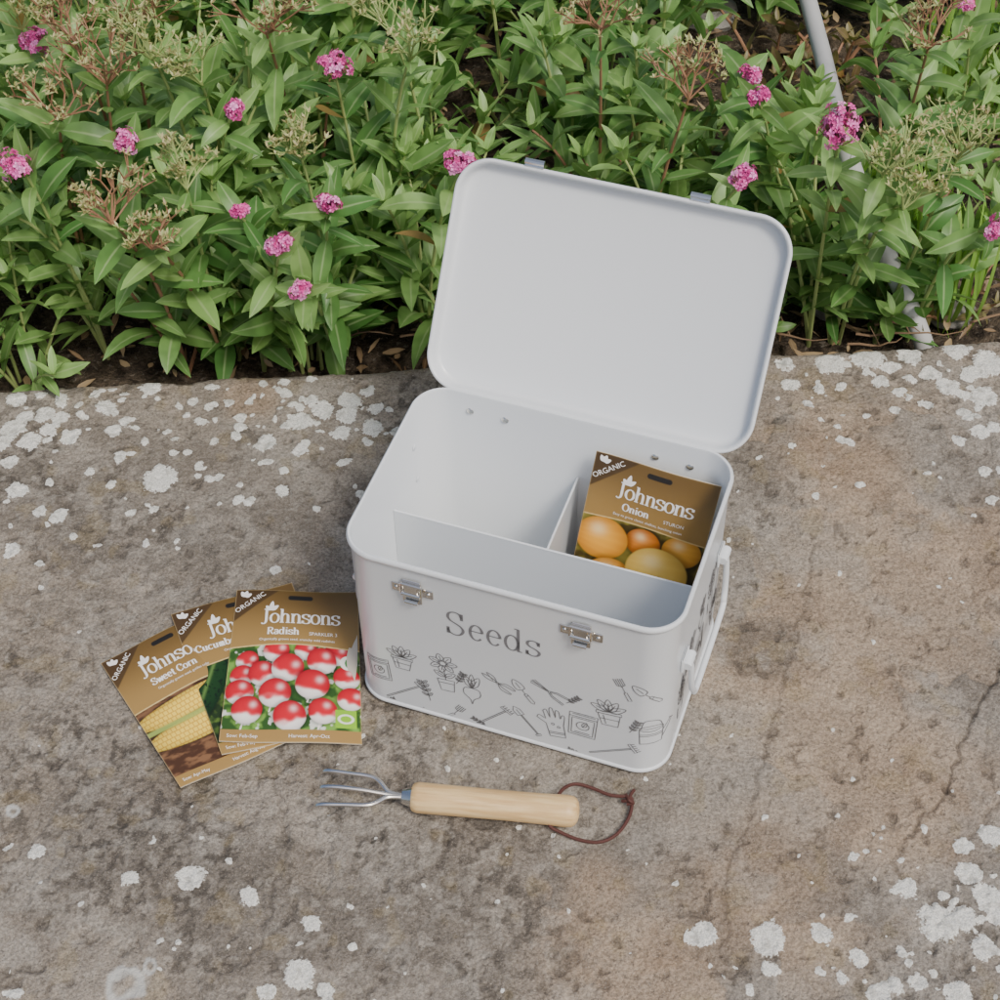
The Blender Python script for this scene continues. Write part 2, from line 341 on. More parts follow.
for px,py in ((413,589),(582,632)):
    u,w_=on_front(px,py); mb=MB()
    def pl(x0,x1,z0,z1,y0,y1,bv=.0006): 
        V,Fc=boxv(x0,x1,z0,z1,y0,y1,bv); mb.add([(a,-c_,b_) for a,b_,c_ in V],[f[::-1] for f in Fc])
    pl(-.0190,.0190,-.006,.005,.0002,.0016,.0005); 
    pl(-.0088,.0088,-.0155,.0145,.0016,.0034,.0006)
    pl(-.0065,.0065,-.004,.011,.0034,.0058,.0009)
    mb.add(*tube([(-.0085,-.005,-.002),(.0085,-.005,-.002)],.0024,12)); mb.add(*tube([(-.0095,-.0045,.010),(.0095,-.0045,.010)],.0015,10))
    mb.add(*tube([(-.0095,-.0045,.010),(-.0095,-.005,-.002)],.0011,8)); mb.add(*tube([(.0095,-.0045,.010),(.0095,-.005,-.002)],.0011,8))
    mb.add(*tube([(-.006,-.0055,-.012),(.006,-.0055,-.012)],.0019,12))
    L=mb.build('latch',chrome,tin,loc=(u,-.0002,w_),sharp=30)
    for s in (-1,1): rivet((s*.0148,-.0016,-.0005),'-y',par=L,r=.0024)
    cm=MB(); V,Fc=boxv(-.0090,.0090,0,.0028,-.011,.0025,.0005); cm.add(V,Fc)
    cm.add(*tube([(-.009,.0045,.001),(.009,.0045,.001)],.0028,10)); 
    cm.build('catch',chrome,lido,loc=(u+.001,LL+.0024,0))
for side in (1,-1):
    xs_=W if side>0 else 0; va,vb,hz=.045,.170,.130
    hnd=MB(); o_=side
    pts=[(xs_+o_*.006,va,hz),(xs_+o_*.008,va,hz-.010),(xs_+o_*.010,va+.002,hz-.038),(xs_+o_*.011,va+.007,hz-.052),(xs_+o_*.012,va+.020,hz-.060),(xs_+o_*.012,vb-.020,hz-.060),(xs_+o_*.011,vb-.007,hz-.052),(xs_+o_*.010,vb-.002,hz-.038),(xs_+o_*.008,vb,hz-.010),(xs_+o_*.006,vb,hz)]
    hnd.add(*tube(spline(pts,6),.0029,12)); hnd.build('handle',paint,tin)
    for vv in (va,vb):
        bk=MB(); bk.add(*boxv(min(xs_+o_*.0002,xs_+o_*.003),max(xs_+o_*.0002,xs_+o_*.003),vv-.010,vv+.010,hz-.009,hz+.009,.001)); bk.add(*tube([(xs_+o_*.0055,vv-.008,hz),(xs_+o_*.0055,vv+.008,hz)],.0045,12)); bk.build('handle_bracket',paint,tin)
# ---- stroke lettering & ribbons
def ribbon(pts,wf,closed=False):
    n=len(pts); V=[];Fc=[]
    for i,(x,y) in enumerate(pts):
        a=pts[max(0,i-1)]; b_=pts[min(n-1,i+1)]
        dx,dy=b_[0]-a[0],b_[1]-a[1]; L=math.hypot(dx,dy) or 1; dx/=L;dy/=L
        h=wf(dx,dy)/2; V+= [(x-dy*h,y+dx*h),(x+dy*h,y-dx*h)]
    for i in range(n-1):
        j=i+1; Fc.append((2*i,2*i+1,2*j+1,2*j))
    return V,Fc
def arc(cx,cy,rx,ry,a0,a1,n=18): return [(cx+rx*math.cos(math.radians(a0+(a1-a0)*i/n)),cy+ry*math.sin(math.radians(a0+(a1-a0)*i/n))) for i in range(n+1)]
def sp2(pts,n=5): return [(p.x,p.y) for p in spline([(a,b_,0) for a,b_ in pts],n)]
def ser(x,y,h=.2): return [(x-h,y),(x+h,y)]
sS=[(.72,.80),(.62,.95),(.42,1.0),(.18,.93),(.10,.75),(.22,.6),(.45,.51),(.68,.40),(.77,.24),(.64,.06),(.40,0),(.16,.07),(.08,.24)]
def glyph(ch):
    if ch=='o': return [arc(.47,.5,.40,.5,0,360)],.98
    if ch=='e': return [[(.09,.56),(.80,.56)],arc(.45,.5,.35,.5,6,318)],.90
    if ch=='c': return [arc(.47,.5,.40,.5,45,318)],.9
    if ch=='b': return [[(.2,1.5),(.2,0)],arc(.55,.5,.36,.5,0,360),[(0,1.48),(.2,1.48)]],1.05
    if ch=='m': return [[(.2,1),(.2,0)],sp2([(.2,.66),(.36,.95),(.52,.9),(.56,.6)])+[(.56,0)],sp2([(.56,.66),(.72,.95),(.88,.9),(.92,.6)])+[(.92,0)],ser(.2,.03,.14),ser(.56,.03,.14),ser(.92,.03,.14)],1.15
    if ch=='s': return [sp2(sS),[(.72,.72),(.72,.98)],[(.09,.02),(.09,.3)]],.88
    if ch=='S': return [sp2([(x*1.25,y*1.5) for x,y in sS]),[(.9,1.05),(.9,1.48)],[(.11,.03),(.11,.45)]],1.15
    if ch=='d': return [arc(.44,.5,.36,.5,0,360),[(.80,1.5),(.80,0)],[(.58,1.48),(.8,1.48)],[(.8,.03),(1.02,.03)]],1.1
    if ch=='h': return [[(.22,1.5),(.22,0)],sp2([(.22,.66),(.38,.92),(.6,.98),(.78,.85),(.82,.6)])+[(.82,0)],ser(.22,.03),ser(.82,.03),[(.02,1.48),(.22,1.48)]],1.1
    if ch=='n': return [[(.22,1),(.22,0)],sp2([(.22,.66),(.38,.92),(.6,.98),(.78,.85),(.82,.6)])+[(.82,0)],ser(.22,.03),ser(.82,.03),[(.02,.97),(.22,.97)]],1.1
    if ch=='u': return [[(.22,1)]+sp2([(.22,.4),(.28,.12),(.46,.02),(.66,.1),(.8,.36)]),[(.8,1),(.8,0)],[(.02,.97),(.22,.97)],[(.6,.97),(.8,.97)],[(.8,.03),(1,.03)]],1.08
    if ch=='r': return [[(.22,1),(.22,0)],sp2([(.22,.6),(.36,.88),(.52,.98),(.68,.92)]),ser(.22,.03),[(.02,.97),(.22,.97)]],.76
    if ch=='i': return [[(.25,1),(.25,0)],ser(.25,.03),[(.05,.97),(.25,.97)],[(.25,1.3),(.25,1.47)]],.55
    if ch=='t': return [[(.3,1.35)]+sp2([(.3,.25),(.36,.06),(.5,0),(.64,.08)]),[(.06,.97),(.6,.97)]],.68
    if ch=='a': return [sp2([(.14,.78),(.28,.96),(.5,.98),(.68,.85),(.70,.6)])+[(.70,.12),(.88,.02)],sp2([(.70,.58),(.4,.52),(.14,.36),(.14,.12),(.34,0),(.56,.06),(.70,.22)])],.92
    if ch=='w': return [[(.05,1),(.32,0)],[(.32,0),(.58,.95)],[(.58,.95),(.85,0)],[(.85,0),(1.12,1)],ser(.08,.97,.12),ser(1.1,.97,.12)],1.2
    if ch=='J': return [[(.48,1.5)]+sp2([(.48,.3),(.42,.02),(.22,-.12),(.02,-.02)]),ser(.48,1.47,.25)],.85
    if ch=='R': return [[(.25,1.5),(.25,0)],[(.25,1.47),(.6,1.47)]+sp2([(.7,1.46),(.95,1.32),(.98,1.1),(.85,.85),(.6,.76)])+[(.25,.76)],[(.6,.76),(1.02,.03)],ser(.25,.03),ser(1.05,.03,.14)],1.25
    if ch=='O': return [arc(.62,.75,.56,.75,0,360,24)],1.3
    if ch=='C': return [arc(.62,.75,.56,.75,42,320,24),[(1.04,1.0),(1.04,1.4)]],1.2
    return [],.5
def word(s,xh,thin,thick,track=0.0,ys=1.0):
    x=0;V=[];Fc=[]
    for ch in s:
        st,adv=glyph(ch)
        for p in st:
            v,f=ribbon(p,lambda dx,dy:thin+(thick-thin)*dy*dy); b0=len(V)
            V+=[(x+a,c_) for a,c_ in v]; Fc+=[tuple(i+b0 for i in q) for q in f]
        x+=adv+track
    return [((a-x/2)*xh,c_*xh*ys) for a,c_ in V],Fc
def sans(s,size,align='CENTER'):
    cu=bpy.data.curves.new('t','FONT'); cu.body=s; cu.size=size; cu.align_x=align; cu.resolution_u=3
    ob=bpy.data.objects.new('t',cu); C.objects.link(ob); dg=bpy.context.evaluated_depsgraph_get(); m=bpy.data.meshes.new_from_object(ob.evaluated_get(dg))
    V=[(v.co.x,v.co.y) for v in m.vertices]; Fc=[tuple(p.vertices) for p in m.polygons]
    bpy.data.objects.remove(ob); bpy.data.curves.remove(cu); bpy.data.meshes.remove(m); return V,Fc
def fixn(V3,Fc,n):
    out=[]
    for f in Fc:
        a,b_,c_=[Vector(V3[i]) for i in f[:3]]
        out.append(f if (b_-a).cross(c_-a).dot(n)>0 else f[::-1])
    return out
def wrap(s,w_,off=.0004):
    A=R*PI/2
    if s<W-R: 
        if s<R:
            t=(R-s)/R; t=min(t,PI/2); return (R-(R+off)*math.sin(t),R-(R+off)*math.cos(t),w_)
        return (s,-off,w_)
    if s<W-R+A:
        t=(s-(W-R))/R; return (W-R+(R+off)*math.sin(t),R-(R+off)*math.cos(t),w_)
    return (W+off,R+(s-(W-R+A)),w_)
def side_s(v): return W-R+R*PI/2+(v-R)
a0=on_front(447,632); a1=on_front(541,658); u0=a0[0];u1=a1[0]; wb=(a0[1]+a1[1])/2
V2,F2=word('Seeds',1,.06,.17,.10,1.30); mn=min(v[0] for v in V2); mx=max(v[0] for v in V2); sc=(u1-u0)/(mx-mn)
mb=MB(); mb.add([wrap(u0+(a-mn)*sc,wb+c_*sc) for a,c_ in V2],F2); mb.build('lettering',ink_dk,tin,smooth=False)
def circ(cx,cy,r,n=12): return arc(cx,cy,r,r,0,360,n)
def leafi(x,y,a,l=.3,w_=.1):
    ca,sa=math.cos(a),math.sin(a); P=[(0,0),(l*.3,w_),(l*.7,w_*.8),(l,0),(l*.7,-w_*.8),(l*.3,-w_),(0,0)]
    return [[(x+p*ca-q*sa,y+p*sa+q*ca) for p,q in sp2(P,3)],[(x,y),(x+l*.7*ca,y+l*.7*sa)]]
def ic_bag(): return [[(-.35,-.5),(-.38,.45),(.36,.5),(.35,-.48),(-.35,-.5)],[(-.38,.3),(.36,.34)],circ(0,-.05,.17)]+leafi(0,-.1,1.2,.25,.06)+[[(-.2,-.35),(.2,-.34)],[(-.3,.4),(.3,.43)],[(-.28,-.42),(-.3,.24),(.29,.27),(.28,-.41),(-.28,-.42)]]
def ic_pot():
    L=[[(-.28,-.1),(-.2,-.55),(.2,-.55),(.28,-.1),(-.28,-.1)],[(-.32,-.1),(-.32,0),(.32,0),(.32,-.1),(-.32,-.1)],[(-.24,-.3),(.24,-.3)],[(-.15,-.15),(-.1,-.5)]]
    for a in (.5,1.05,1.57,2.1,2.65): L+=leafi(0,0,a,.5,.1)
    return L
def ic_flower():
    L=[[(-.2,-.2),(-.15,-.6),(.15,-.6),(.2,-.2),(-.2,-.2)],[(0,-.2),(0,.2)],[(-.18,-.32),(.18,-.32)]]
    for k_ in range(7): L+=leafi(.08*math.cos(k_*.9),.38+.08*math.sin(k_*.9),k_*.9,.25,.08)
    L+=leafi(0,-.1,.6,.3,.07)+leafi(0,-.1,2.5,.3,.07); L.append(circ(0,.38,.08,8)); return L
def ic_trowel(): return [[(-.06,-.1),(-.07,-.55),(0,-.62),(.07,-.55),(.06,-.1),(-.06,-.1)],[(0,-.1),(0,.12)],sp2([(-.02,.12),(-.16,.18),(-.15,.45),(0,.66),(.15,.45),(.16,.18),(.02,.12)],4),[(0,.2),(0,.5)],[(-.06,-.2),(.06,-.2)]]
def ic_fork(): return [[(-.06,-.15),(-.07,-.6),(.07,-.6),(.06,-.15),(-.06,-.15)],[(0,-.15),(0,.2)],[(-.16,.62),(-.16,.25),(0,.18),(.16,.25),(.16,.62)],[(0,.2),(0,.62)],[(-.08,.22),(-.08,.6)],[(.08,.22),(.08,.6)]]
def ic_rake(): return [[(-.03,-1.0),(-.03,.7),(.03,.7),(.03,-1.0),(-.03,-1.0)],[(-.25,.7),(.25,.7),(.25,.8),(-.25,.8),(-.25,.7)]]+[[(x,.8),(x,.95)] for x in (-.22,-.11,0,.11,.22)]
def ic_spade(): return [[(-.03,-.9),(-.03,.35),(.03,.35),(.03,-.9)],[(-.13,-.9),(.13,-.9),(.13,-1),(-.13,-1),(-.13,-.9)],[(-.17,.35),(-.17,.7),(0,.92),(.17,.7),(.17,.35),(-.17,.35)],[(0,.4),(0,.7)]]
def ic_snips(): return [sp2([(-.02,.05),(-.1,.4),(.02,.7),(.08,.3),(.02,.05)],4),sp2([(.02,.05),(.22,.3),(.2,.6),(.0,.2)],4),sp2([(0,0),(-.22,-.25),(-.2,-.6),(-.12,-.62),(-.08,-.25),(.02,0)],4),sp2([(0,0),(.22,-.25),(.2,-.6),(.12,-.62),(.08,-.25),(-.02,0)],4),circ(0,.03,.05,8)]
def ic_glove():
    return [[(-.2,-.5),(-.22,0)]+sp2([(-.42,.2),(-.35,.3),(-.2,.18)],3)+sp2([(-.22,.5),(-.13,.55),(-.08,.25),(-.05,.6),(.03,.62),(.06,.27),(.1,.55),(.18,.53),(.18,.25),(.24,.4),(.3,.36),(.22,0)],3)+[(.2,-.5),(-.2,-.5)],[(-.2,-.38),(.2,-.38)],[(-.2,-.32),(.2,-.32)],circ(-.05,0,.04,6),circ(.08,-.1,.04,6)]
def ic_can():
    return [[(-.3,-.45),(-.34,.2),(.3,.2),(.28,-.45),(-.3,-.45)],arc(-.02,.2,.32,.12,0,360,14),[(.29,-.3),(.6,.25),(.52,.3),(.3,0)],[(.48,.34),(.66,.2)],sp2([(-.3,.2),(-.2,.55),(.15,.5),(.28,.2)],4),[(-.32,-.05),(.29,-.05)],[(-.31,-.12),(.29,-.12)]]
def ic_beet():
    return [sp2([(0,.0),(-.2,-.05),(-.22,-.3),(-.05,-.5),(0,-.7),(.05,-.5),(.22,-.3),(.2,-.05),(0,0)],4)]+leafi(0,0,1.2,.55,.1)+leafi(0,0,1.95,.55,.1)+leafi(0,0,1.57,.6,.08)
def ic_sprig():
    L=[sp2([(0,-.6),(.05,0),(0,.6)],4)]
    for y in (-.3,-.05,.2,.42): L+=leafi(.02,y,.7,.28,.06)+leafi(.02,y,2.4,.28,.06)
    return L
def ic_shears(): return [[(-.03,.1),(-.1,.75),(.0,.8),(.04,.1)],[(.03,.1),(.16,.72),(.08,.8),(-.02,.1)],[(0,.1),(-.2,-.2),(-.27,-.7),(-.18,-.7),(-.12,-.22),(0,0)],[(0,.1),(.2,-.2),(.27,-.7),(.18,-.7),(.12,-.22),(0,0)]]
art=MB()
def put(icon,s,w_,size,rot=0,lw=.00085,k_=1.28):
    size*=k_
    cr,sr=math.cos(math.radians(rot)),math.sin(math.radians(rot))
    for st in icon():
        pts=[(s+(x*cr-y*sr)*size,w_+(x*sr+y*cr)*size) for x,y in st]
        q=[pts[0]]
        for a,b_ in zip(pts,pts[1:]):
            n=max(1,int(math.hypot(b_[0]-a[0],b_[1]-a[1])/.006))
            for i in range(1,n+1): q.append((a[0]+(b_[0]-a[0])*i/n,a[1]+(b_[1]-a[1])*i/n))
        if len(q)<2: continue
        wf=(lambda dx,dy:lw) if lw<.001 else (lambda dx,dy:.0009+(lw-.0009)*abs(dy))
        V,Fc=ribbon(q,wf); art.add([wrap(x,max(y,.008)) for x,y in V],Fc)
for ic,px,py,sz,rt in ((ic_bag,379,668,.025,5),(ic_pot,402,657,.026,0),(ic_rake,406,690,.021,-48),(ic_flower,445,674,.033,5),(ic_sprig,426,690,.020,15),(ic_fork,456,712,.018,-30),(ic_beet,472,688,.028,0),(ic_rake,494,716,.020,-40),(ic_sprig,388,699,.012,-60),(ic_sprig,460,678,.014,-20),
    (ic_snips,498,683,.020,60),(ic_trowel,524,692,.022,35),(ic_spade,526,720,.018,35),(ic_shears,550,692,.020,60),(ic_glove,555,724,.030,10),(ic_bag,583,725,.028,-3),(ic_pot,609,712,.029,5),(ic_fork,624,690,.020,25),(ic_trowel,648,698,.022,50),(ic_rake,614,750,.021,-58),(ic_beet,506,739,.014,20),(ic_sprig,577,753,.013,70),(ic_can,652,738,.028,0),(ic_sprig,538,747,.012,-50),(ic_sprig,480,722,.012,60),(ic_sprig,634,727,.014,-20),(ic_sprig,573,700,.012,-40),(ic_sprig,430,712,.010,70)):
    u,w_=on_front(px,py); put(ic,u,w_,sz,rt)
for ic,v_,w_,sz,rt in ((ic_flower,.055,.060,.036,0),(ic_pot,.075,.10,.034,0),(ic_bag,.115,.055,.034,5),(ic_flower,.15,.10,.036,0),(ic_pot,.175,.05,.034,0),(ic_beet,.115,.108,.030,0)):
    put(ic,side_s(v_),w_,sz,rt,.0026)
art.build('printed_artwork',ink,tin,smooth=False)
# ------------------------------------------------------------------ seed packets
def lin(r,g,b_): 
    f=lambda c_:(c_/255/12.92 if c_/255<=.04045 else ((c_/255+.055)/1.055)**2.4); return np.array([f(r),f(g),f(b_)])
def ball(img,U,Vv,cx,cy,rx,ry,ang,colf,shd=.5):
    a=math.radians(ang); x=(U-cx);y=(Vv-cy); xr=(x*math.cos(a)+y*math.sin(a))/rx; yr=(-x*math.sin(a)+y*math.cos(a))/ry
    d=np.hypot(xr,yr); m=sst(1.04,.97,d); c_=colf(xr,yr,d); sh=(1.05-shd*np.clip(d,0,1)**3)[...,None]
    halo=sst(1.3,1.0,d)*.45; img=img*(1-halo[...,None])
    return img*(1-m[...,None])+c_*sh*m[...,None]
PW,PH=.128,.178
def paint_packet(kind,U,V_):
    x=U*PW; y=V_*PH
    img=np.zeros(U.shape+(3,)); g1=lin(104,80,40); g2=lin(164,132,76)
    t=sst(1.0,.60,V_); img[:]=g1; img=mixc(img,g2,t*.9)
    dd=x+(PH-y)*1.15; img=mixc(img,lin(66,48,26),sst(.047,.044,dd)*.85)
    pt={'radish':.60,'corn':.56,'cucumber':.58,'onion':.60}[kind]
    ptl=pt*PH+.004*np.sin(U*PI)
    pm=((y<ptl)&(V_>.075)).astype(float)
    if kind=='radish':
        pic=np.zeros_like(img); pic[:]=lin(50,85,32); pic=mixc(pic,lin(120,165,70),sst(.45,.7,fbm(x,y,90,3,2))); pic=mixc(pic,lin(235,238,228),sst(.58,.68,fbm(x,y,130,3,4))*.8)
        def f(a,b_,d):
            c_=np.zeros(a.shape+(3,)); c_[:]=lin(205,28,44); wob=.35*(vnoise(a*2.5+9+cxs[0],b_*2.5+9)-.5)
            c_=mixc(c_,lin(240,120,125),sst(.05,.35,a+wob)*.8); c_=mixc(c_,lin(252,246,240),sst(.22,.50,a+wob)); hl=np.exp(-((a+.4)**2+(b_-.35)**2)/.05); return mixc(c_,lin(255,215,215),hl*.8)
        cxs=[0]
        for i,(px,py,r) in enumerate(((242,667,12),(272,657,14),(303,656,12),(336,658,14),(238,682,13),(320,666,16),(346,682,14),(237,698,15),(259,680,15),(285,674,17),(350,703,14),(311,690,18),(246,715,16),(273,699,17),(322,716,15),(289,721,17))):
            cxs[0]=i*1.7
            cx_,cy_=(px-222)/138*PW,(745-py)/152*PH
            pic=mixc(pic,lin(250,244,235),sst(.0011,.0004,np.abs(x-cx_-.2*(y-cy_)))*((y<cy_)&(y>cy_-.022)))
            pic=ball(pic,x,y,cx_,cy_,r/1000*.97,r/1000*.9,-90+((i*67)%60)-30,f,.42)
        bx_=((x>.104)&(x<.124)&(y>.016)&(y<.036)).astype(float); pic=mixc(pic,lin(140,195,45),bx_); pic=mixc(pic,lin(240,245,225),bx_*sst(.0012,.0006,np.abs(np.hypot((x-.114)*.7,y-.026)-.0045)))
        bm=sst(.0088,.0082,np.hypot(x-.117,y-.092)); pic=mixc(pic,lin(240,240,230),bm); bm=sst(.0058,.0052,np.hypot((x-.117)*1.5,y-.092)); pic=mixc(pic,lin(60,130,60),bm)
    if kind=='corn':
        pic=np.zeros_like(img); pic[:]=lin(74,48,30); pic=mixc(pic,lin(130,94,64),sst(.4,.7,fbm(x*.4,y,200,4,3)))
        for cy,rr in ((.085,.0140),(.058,.0145)):
            def f(a,b_,d):
                c_=np.zeros(a.shape+(3,)); kx=np.abs(np.sin(x*PI/.0052+np.floor(b_*2.6)*1.3)); ky=np.abs(np.sin(b_*PI*2.6)); kk=np.clip(np.minimum(kx,ky)*2.2,0,1); c_[:]=lin(196,140,30); return mixc(c_,lin(250,216,88),kk)
            pic=ball(pic,x,y,.058,cy,.066,rr,3,f)
        pic=mixc(pic,lin(160,180,90),sst(.0035,.002,np.abs(y-.0715-.03*(x-.06)))*.8); pic=mixc(pic,lin(170,185,100),sst(.1,.11,x)*((y>.05)&(y<.1)))
    if kind=='cucumber':
        pic=np.zeros_like(img); pic[:]=lin(36,54,22); pic=mixc(pic,lin(90,118,46),sst(.5,.7,fbm(x,y,100,3,2)))
        def f(a,b_,d):
            c_=np.zeros(a.shape+(3,)); c_[:]=lin(26,58,22); c_=mixc(c_,lin(100,135,66),np.exp(-(b_-.35)**2/.02)*.8); return mixc(c_,lin(16,32,12),sst(.62,.7,fbm(x,y,420,2,5)))
        for cx,cy in ((.02,.09),(.05,.075),(.03,.045),(.085,.05)): pic=ball(pic,x,y,cx,cy,.05,.013,58,f)
        def f2(a,b_,d):
            c_=np.zeros(a.shape+(3,)); c_[:]=lin(215,228,160); c_=mixc(c_,lin(60,100,40),sst(.85,.93,d)); return c_
        for cx,cy in ((.052,.022),): pic=ball(pic,x,y,cx,cy,.013,.012,0,f2)
    if kind=='onion':
        pic=np.zeros_like(img); pic[:]=lin(70,60,26); pic=mixc(pic,lin(150,140,60),sst(.45,.7,fbm(x,y,60,3,2)))
        def mk(c0,c1):
            def f(a,b_,d):
                c_=np.zeros(a.shape+(3,)); c_[:]=lin(*c0); st=np.abs(np.sin(np.arctan2(b_,a+2.6)*26)); c_=mixc(c_,lin(*c1),st*.16+.5*sst(.2,1,d)); hl=np.exp(-((a+.2)**2+(b_-.4)**2)/.10); return mixc(c_,lin(255,240,190),hl*.6)
            return f
        for cx,cy,r,cc in ((.066,.092,.018,((222,140,50),(190,100,32))),(.106,.094,.020,((236,178,70),(208,138,45))),(.024,.084,.027,((246,180,60),(222,140,38))),(.04,.040,.026,((240,180,70),(210,135,45))),(.115,.035,.026,((235,165,55),(205,120,40))),(.086,.062,.032,((250,222,120),(232,188,80)))): pic=ball(pic,x,y,cx,cy,r,r*.90,0,mk(*cc),.35)
    img=mixc(img,(0,0,0),pm)+pic*pm[...,None]
    sl=np.maximum(np.abs(x-PW*.53)-.010,0); m=sst(.0032,.0026,np.hypot(sl,y-PH*.945)); img=mixc(img,lin(34,30,26),m)
    img=mixc(img,lin(215,190,130),sst(.0009,.0004,np.abs(y-ptl)))
    e=np.minimum.reduce([x,PW-x,y,PH-y]); img=mixc(img,lin(205,180,130),sst(.0007,.0003,e)*.6)
    return img
def packet(kind,name_word,sub,lines,corners,label,crease=0,ncx=.068):
    BL,BR,TR,TL=[Vector(c_) for c_ in corners]; org=BL.copy()
    root=empty('seed_packet',org); tag(root,label,'seed packet')
    nrm=(BR-BL).cross(TL-BL).normalized()
    def pos(u,v,off=0):
        p=BL*(1-u)*(1-v)+BR*u*(1-v)+TR*u*v+TL*(1-u)*v
        bul=.0028*(math.sin(PI*min(max(u,0),1))**.7)*(math.sin(PI*min(max(v,0),1))**.6 if 0<v<1 else 0)+.0010*math.sin(u*7+v*3+crease)+.0012*math.sin(v*9+crease*2)*u
        return p+nrm*(bul+off+.0018)-org
    nu,nv=230,320; us=np.linspace(0,1,nu); vs_=np.linspace(0,1,nv); U,V_=np.meshgrid(us,vs_)
    P=[pos(u,v) for v in vs_ for u in us]
    img=paint_packet(kind,U,V_).reshape(-1,3); col=np.concatenate([img,np.ones((len(img),1))],1)
    idx=np.arange(nu*nv).reshape(nv,nu); Fq=np.stack([idx[:-1,:-1],idx[:-1,1:],idx[1:,1:],idx[1:,:-1]],-1).reshape(-1,4).tolist()
    mb=MB(); mb.add(P,Fq,col.tolist())
    per=[(i/40,0) for i in range(40)]+[(1,i/40) for i in range(40)]+[(1-i/40,1) for i in range(40)]+[(0,1-i/40) for i in range(40)]
    Pb=[pos(u,v) for u,v in per]+[pos(u,v,-.0012) for u,v in per]; n=len(per)
    mb.add(Pb,[(i,n+i,n+(i+1)%n,(i+1)%n) for i in range(n)]+[tuple(range(n,2*n))[::-1]],[[.6,.55,.45,1]]*(2*n))
    mb.build('packet_sleeve',packm,root,sharp=40)
    def text(nm,items,off=.0004):
        d=MB()
        for (V2,F2),cx,cy,rot in items:
            cr,sr=math.cos(rot),math.sin(rot)
            V3=[pos((cx+a*cr-b_*sr)/PW,(cy+a*sr+b_*cr)/PH,off) for a,b_ in V2]; d.add(V3,fixn(V3,F2,nrm))
        d.build(nm,white_ink,root,smooth=False)
    def lf(a,L,w_): st=leafi(0,0,a,L,w_)[0][:-1]; return (st,[tuple(range(len(st)))])
    text('title_lettering',[(word('Johnsons',.0104,.09,.25,-.02,1.08),.069,.136,0)]+[(lf(a,L_,.0024),.038,.151,0) for a,L_ in ((.7,.010),(1.45,.012),(2.3,.008))])
    text('variety_lettering',[(word(name_word,.0054,.15,.34,.04),.052 if sub else ncx,.1222,0)]+([(sans(sub,.0054),.092,.1222,0)] if sub else []))
    text('tagline_print',[(sans(lines[0],.0040),.066,.1150,0)])
    text('sowing_print',[(sans(lines[1],.0052,'LEFT'),.006,.0045,0)]); text('harvest_print',[(sans(lines[2],.0052,'LEFT'),.062,.0045,0)])
    text('corner_lettering',[(sans('ORGANIC',.0080),.0175,.1600,math.radians(38))]+[(lf(a,.008,.0024),.0095,.1685,0) for a in (.5,1.3,2.1)])
    return root
def gc(pts,zs): return [at(x,y,zz) for (x,y),zz in zip(pts,zs)]
packet('corn','Sweet Corn','',('Organically grown seed, golden cobs','Sow: Apr-May','Harvest: Aug-Sep'),gc([(181,789),(294,741),(208,609),(101,664)],[.001]*4),'sweet corn seed packet at the bottom of the fan of three on the stone',1,.060)
packet('cucumber','Cucumber','',('Organically grown seed, crisp fruit','Sow: Feb-May','Harvest: Jul-Oct'),gc([(222,756),(349,727),(292,584),(171,615)],[.0045,.006,.006,.0045]),'cucumber seed packet in the middle of the fan, mostly covered by another',2.2,.034)
packet('radish','Radish','SPARKLER 3',('Organically grown seed, crunchy mild radishes','Sow: Feb-Sep','Harvest: Apr-Oct'),gc([(219,742),(362,745),(358,594),(237,591)],[.010,.004,.006,.010]),'radish seed packet with red and white radishes, on top of the fan',3.1)
def bw(u,v,w_): return O+EX*u+EY*v+EZ*w_
tl=on_v(597,450,D-.012); tr=on_v(716,485,D-.012)
TLw=bw(tl[0],D-.012,tl[1]); TRw=bw(tr[0],D-.012,tr[1])
xa=(TRw-TLw).normalized(); TRw=TLw+xa*.1185
dn=Vector(EY)*-.30+EZ*-.95; dn=(dn-xa*dn.dot(xa)).normalized()
packet('onion','Onion','STURON',('Easy to grow classic shallots, bunching onion','Sow: Feb-Apr','Harvest: Aug-Sep'),[TLw+dn*.168,TRw+dn*.168,TRw,TLw],'onion seed packet standing inside the white tin',.5)
# ------------------------------------------------------------------ hand fork
RH=.0145
pA=at(412,797,RH); pB=at(577,812,RH); ax=(pB-pA); HL=ax.length; rz=math.atan2(ax.y,ax.x)
fork=empty('hand_fork',(pA.x,pA.y,0),rz); tag(fork,'three pronged hand fork with pale wooden handle lying in front of the tin','hand fork')
hb=MB(); hb.add(*lathe_x([(0,.0112),(.0015,.0130),(.006,.0140),(.03,.0138),(.08,.0134),(HL-.03,.0138),(HL-.010,.0145),(HL-.004,.0138),(HL-.001,.0118),(HL+.001,.0085),(HL+.002,.004)],32)); hb.build('wooden_handle',wood,fork,loc=(0,0,RH),sharp=60)
fe=MB(); fe.add(*lathe_x([(-.009,.0045),(-.0088,.0068),(-.006,.0076),(.0,.0095),(.0005,.0098)],24)); fe.build('ferrule',steel,fork,loc=(0,0,RH))
tb=MB()
tb.add(*tube(spline([(-.006,0,RH),(-.022,0,RH+.001),(-.05,0,RH+.005),(-.080,0,RH+.004),(-.090,0,.005)],6),[.0021]*19+[.0019,.0018,.0016,.0014,.0012,.0008],10))
for s in (1,-1):
    tb.add(*tube(spline([(-.010,s*.001,RH),(-.022,s*.003,RH+.001),(-.031,s*.011,RH+.003),(-.040,s*.015,RH+.004),(-.060,s*.0165,RH+.004),(-.082,s*.018,RH+.002),(-.090,s*.0185,.005)],6),[.0021]*30+[.0019,.0018,.0016,.0014,.0013,.0012,.0008],10))
tb.build('prongs',steel,fork)
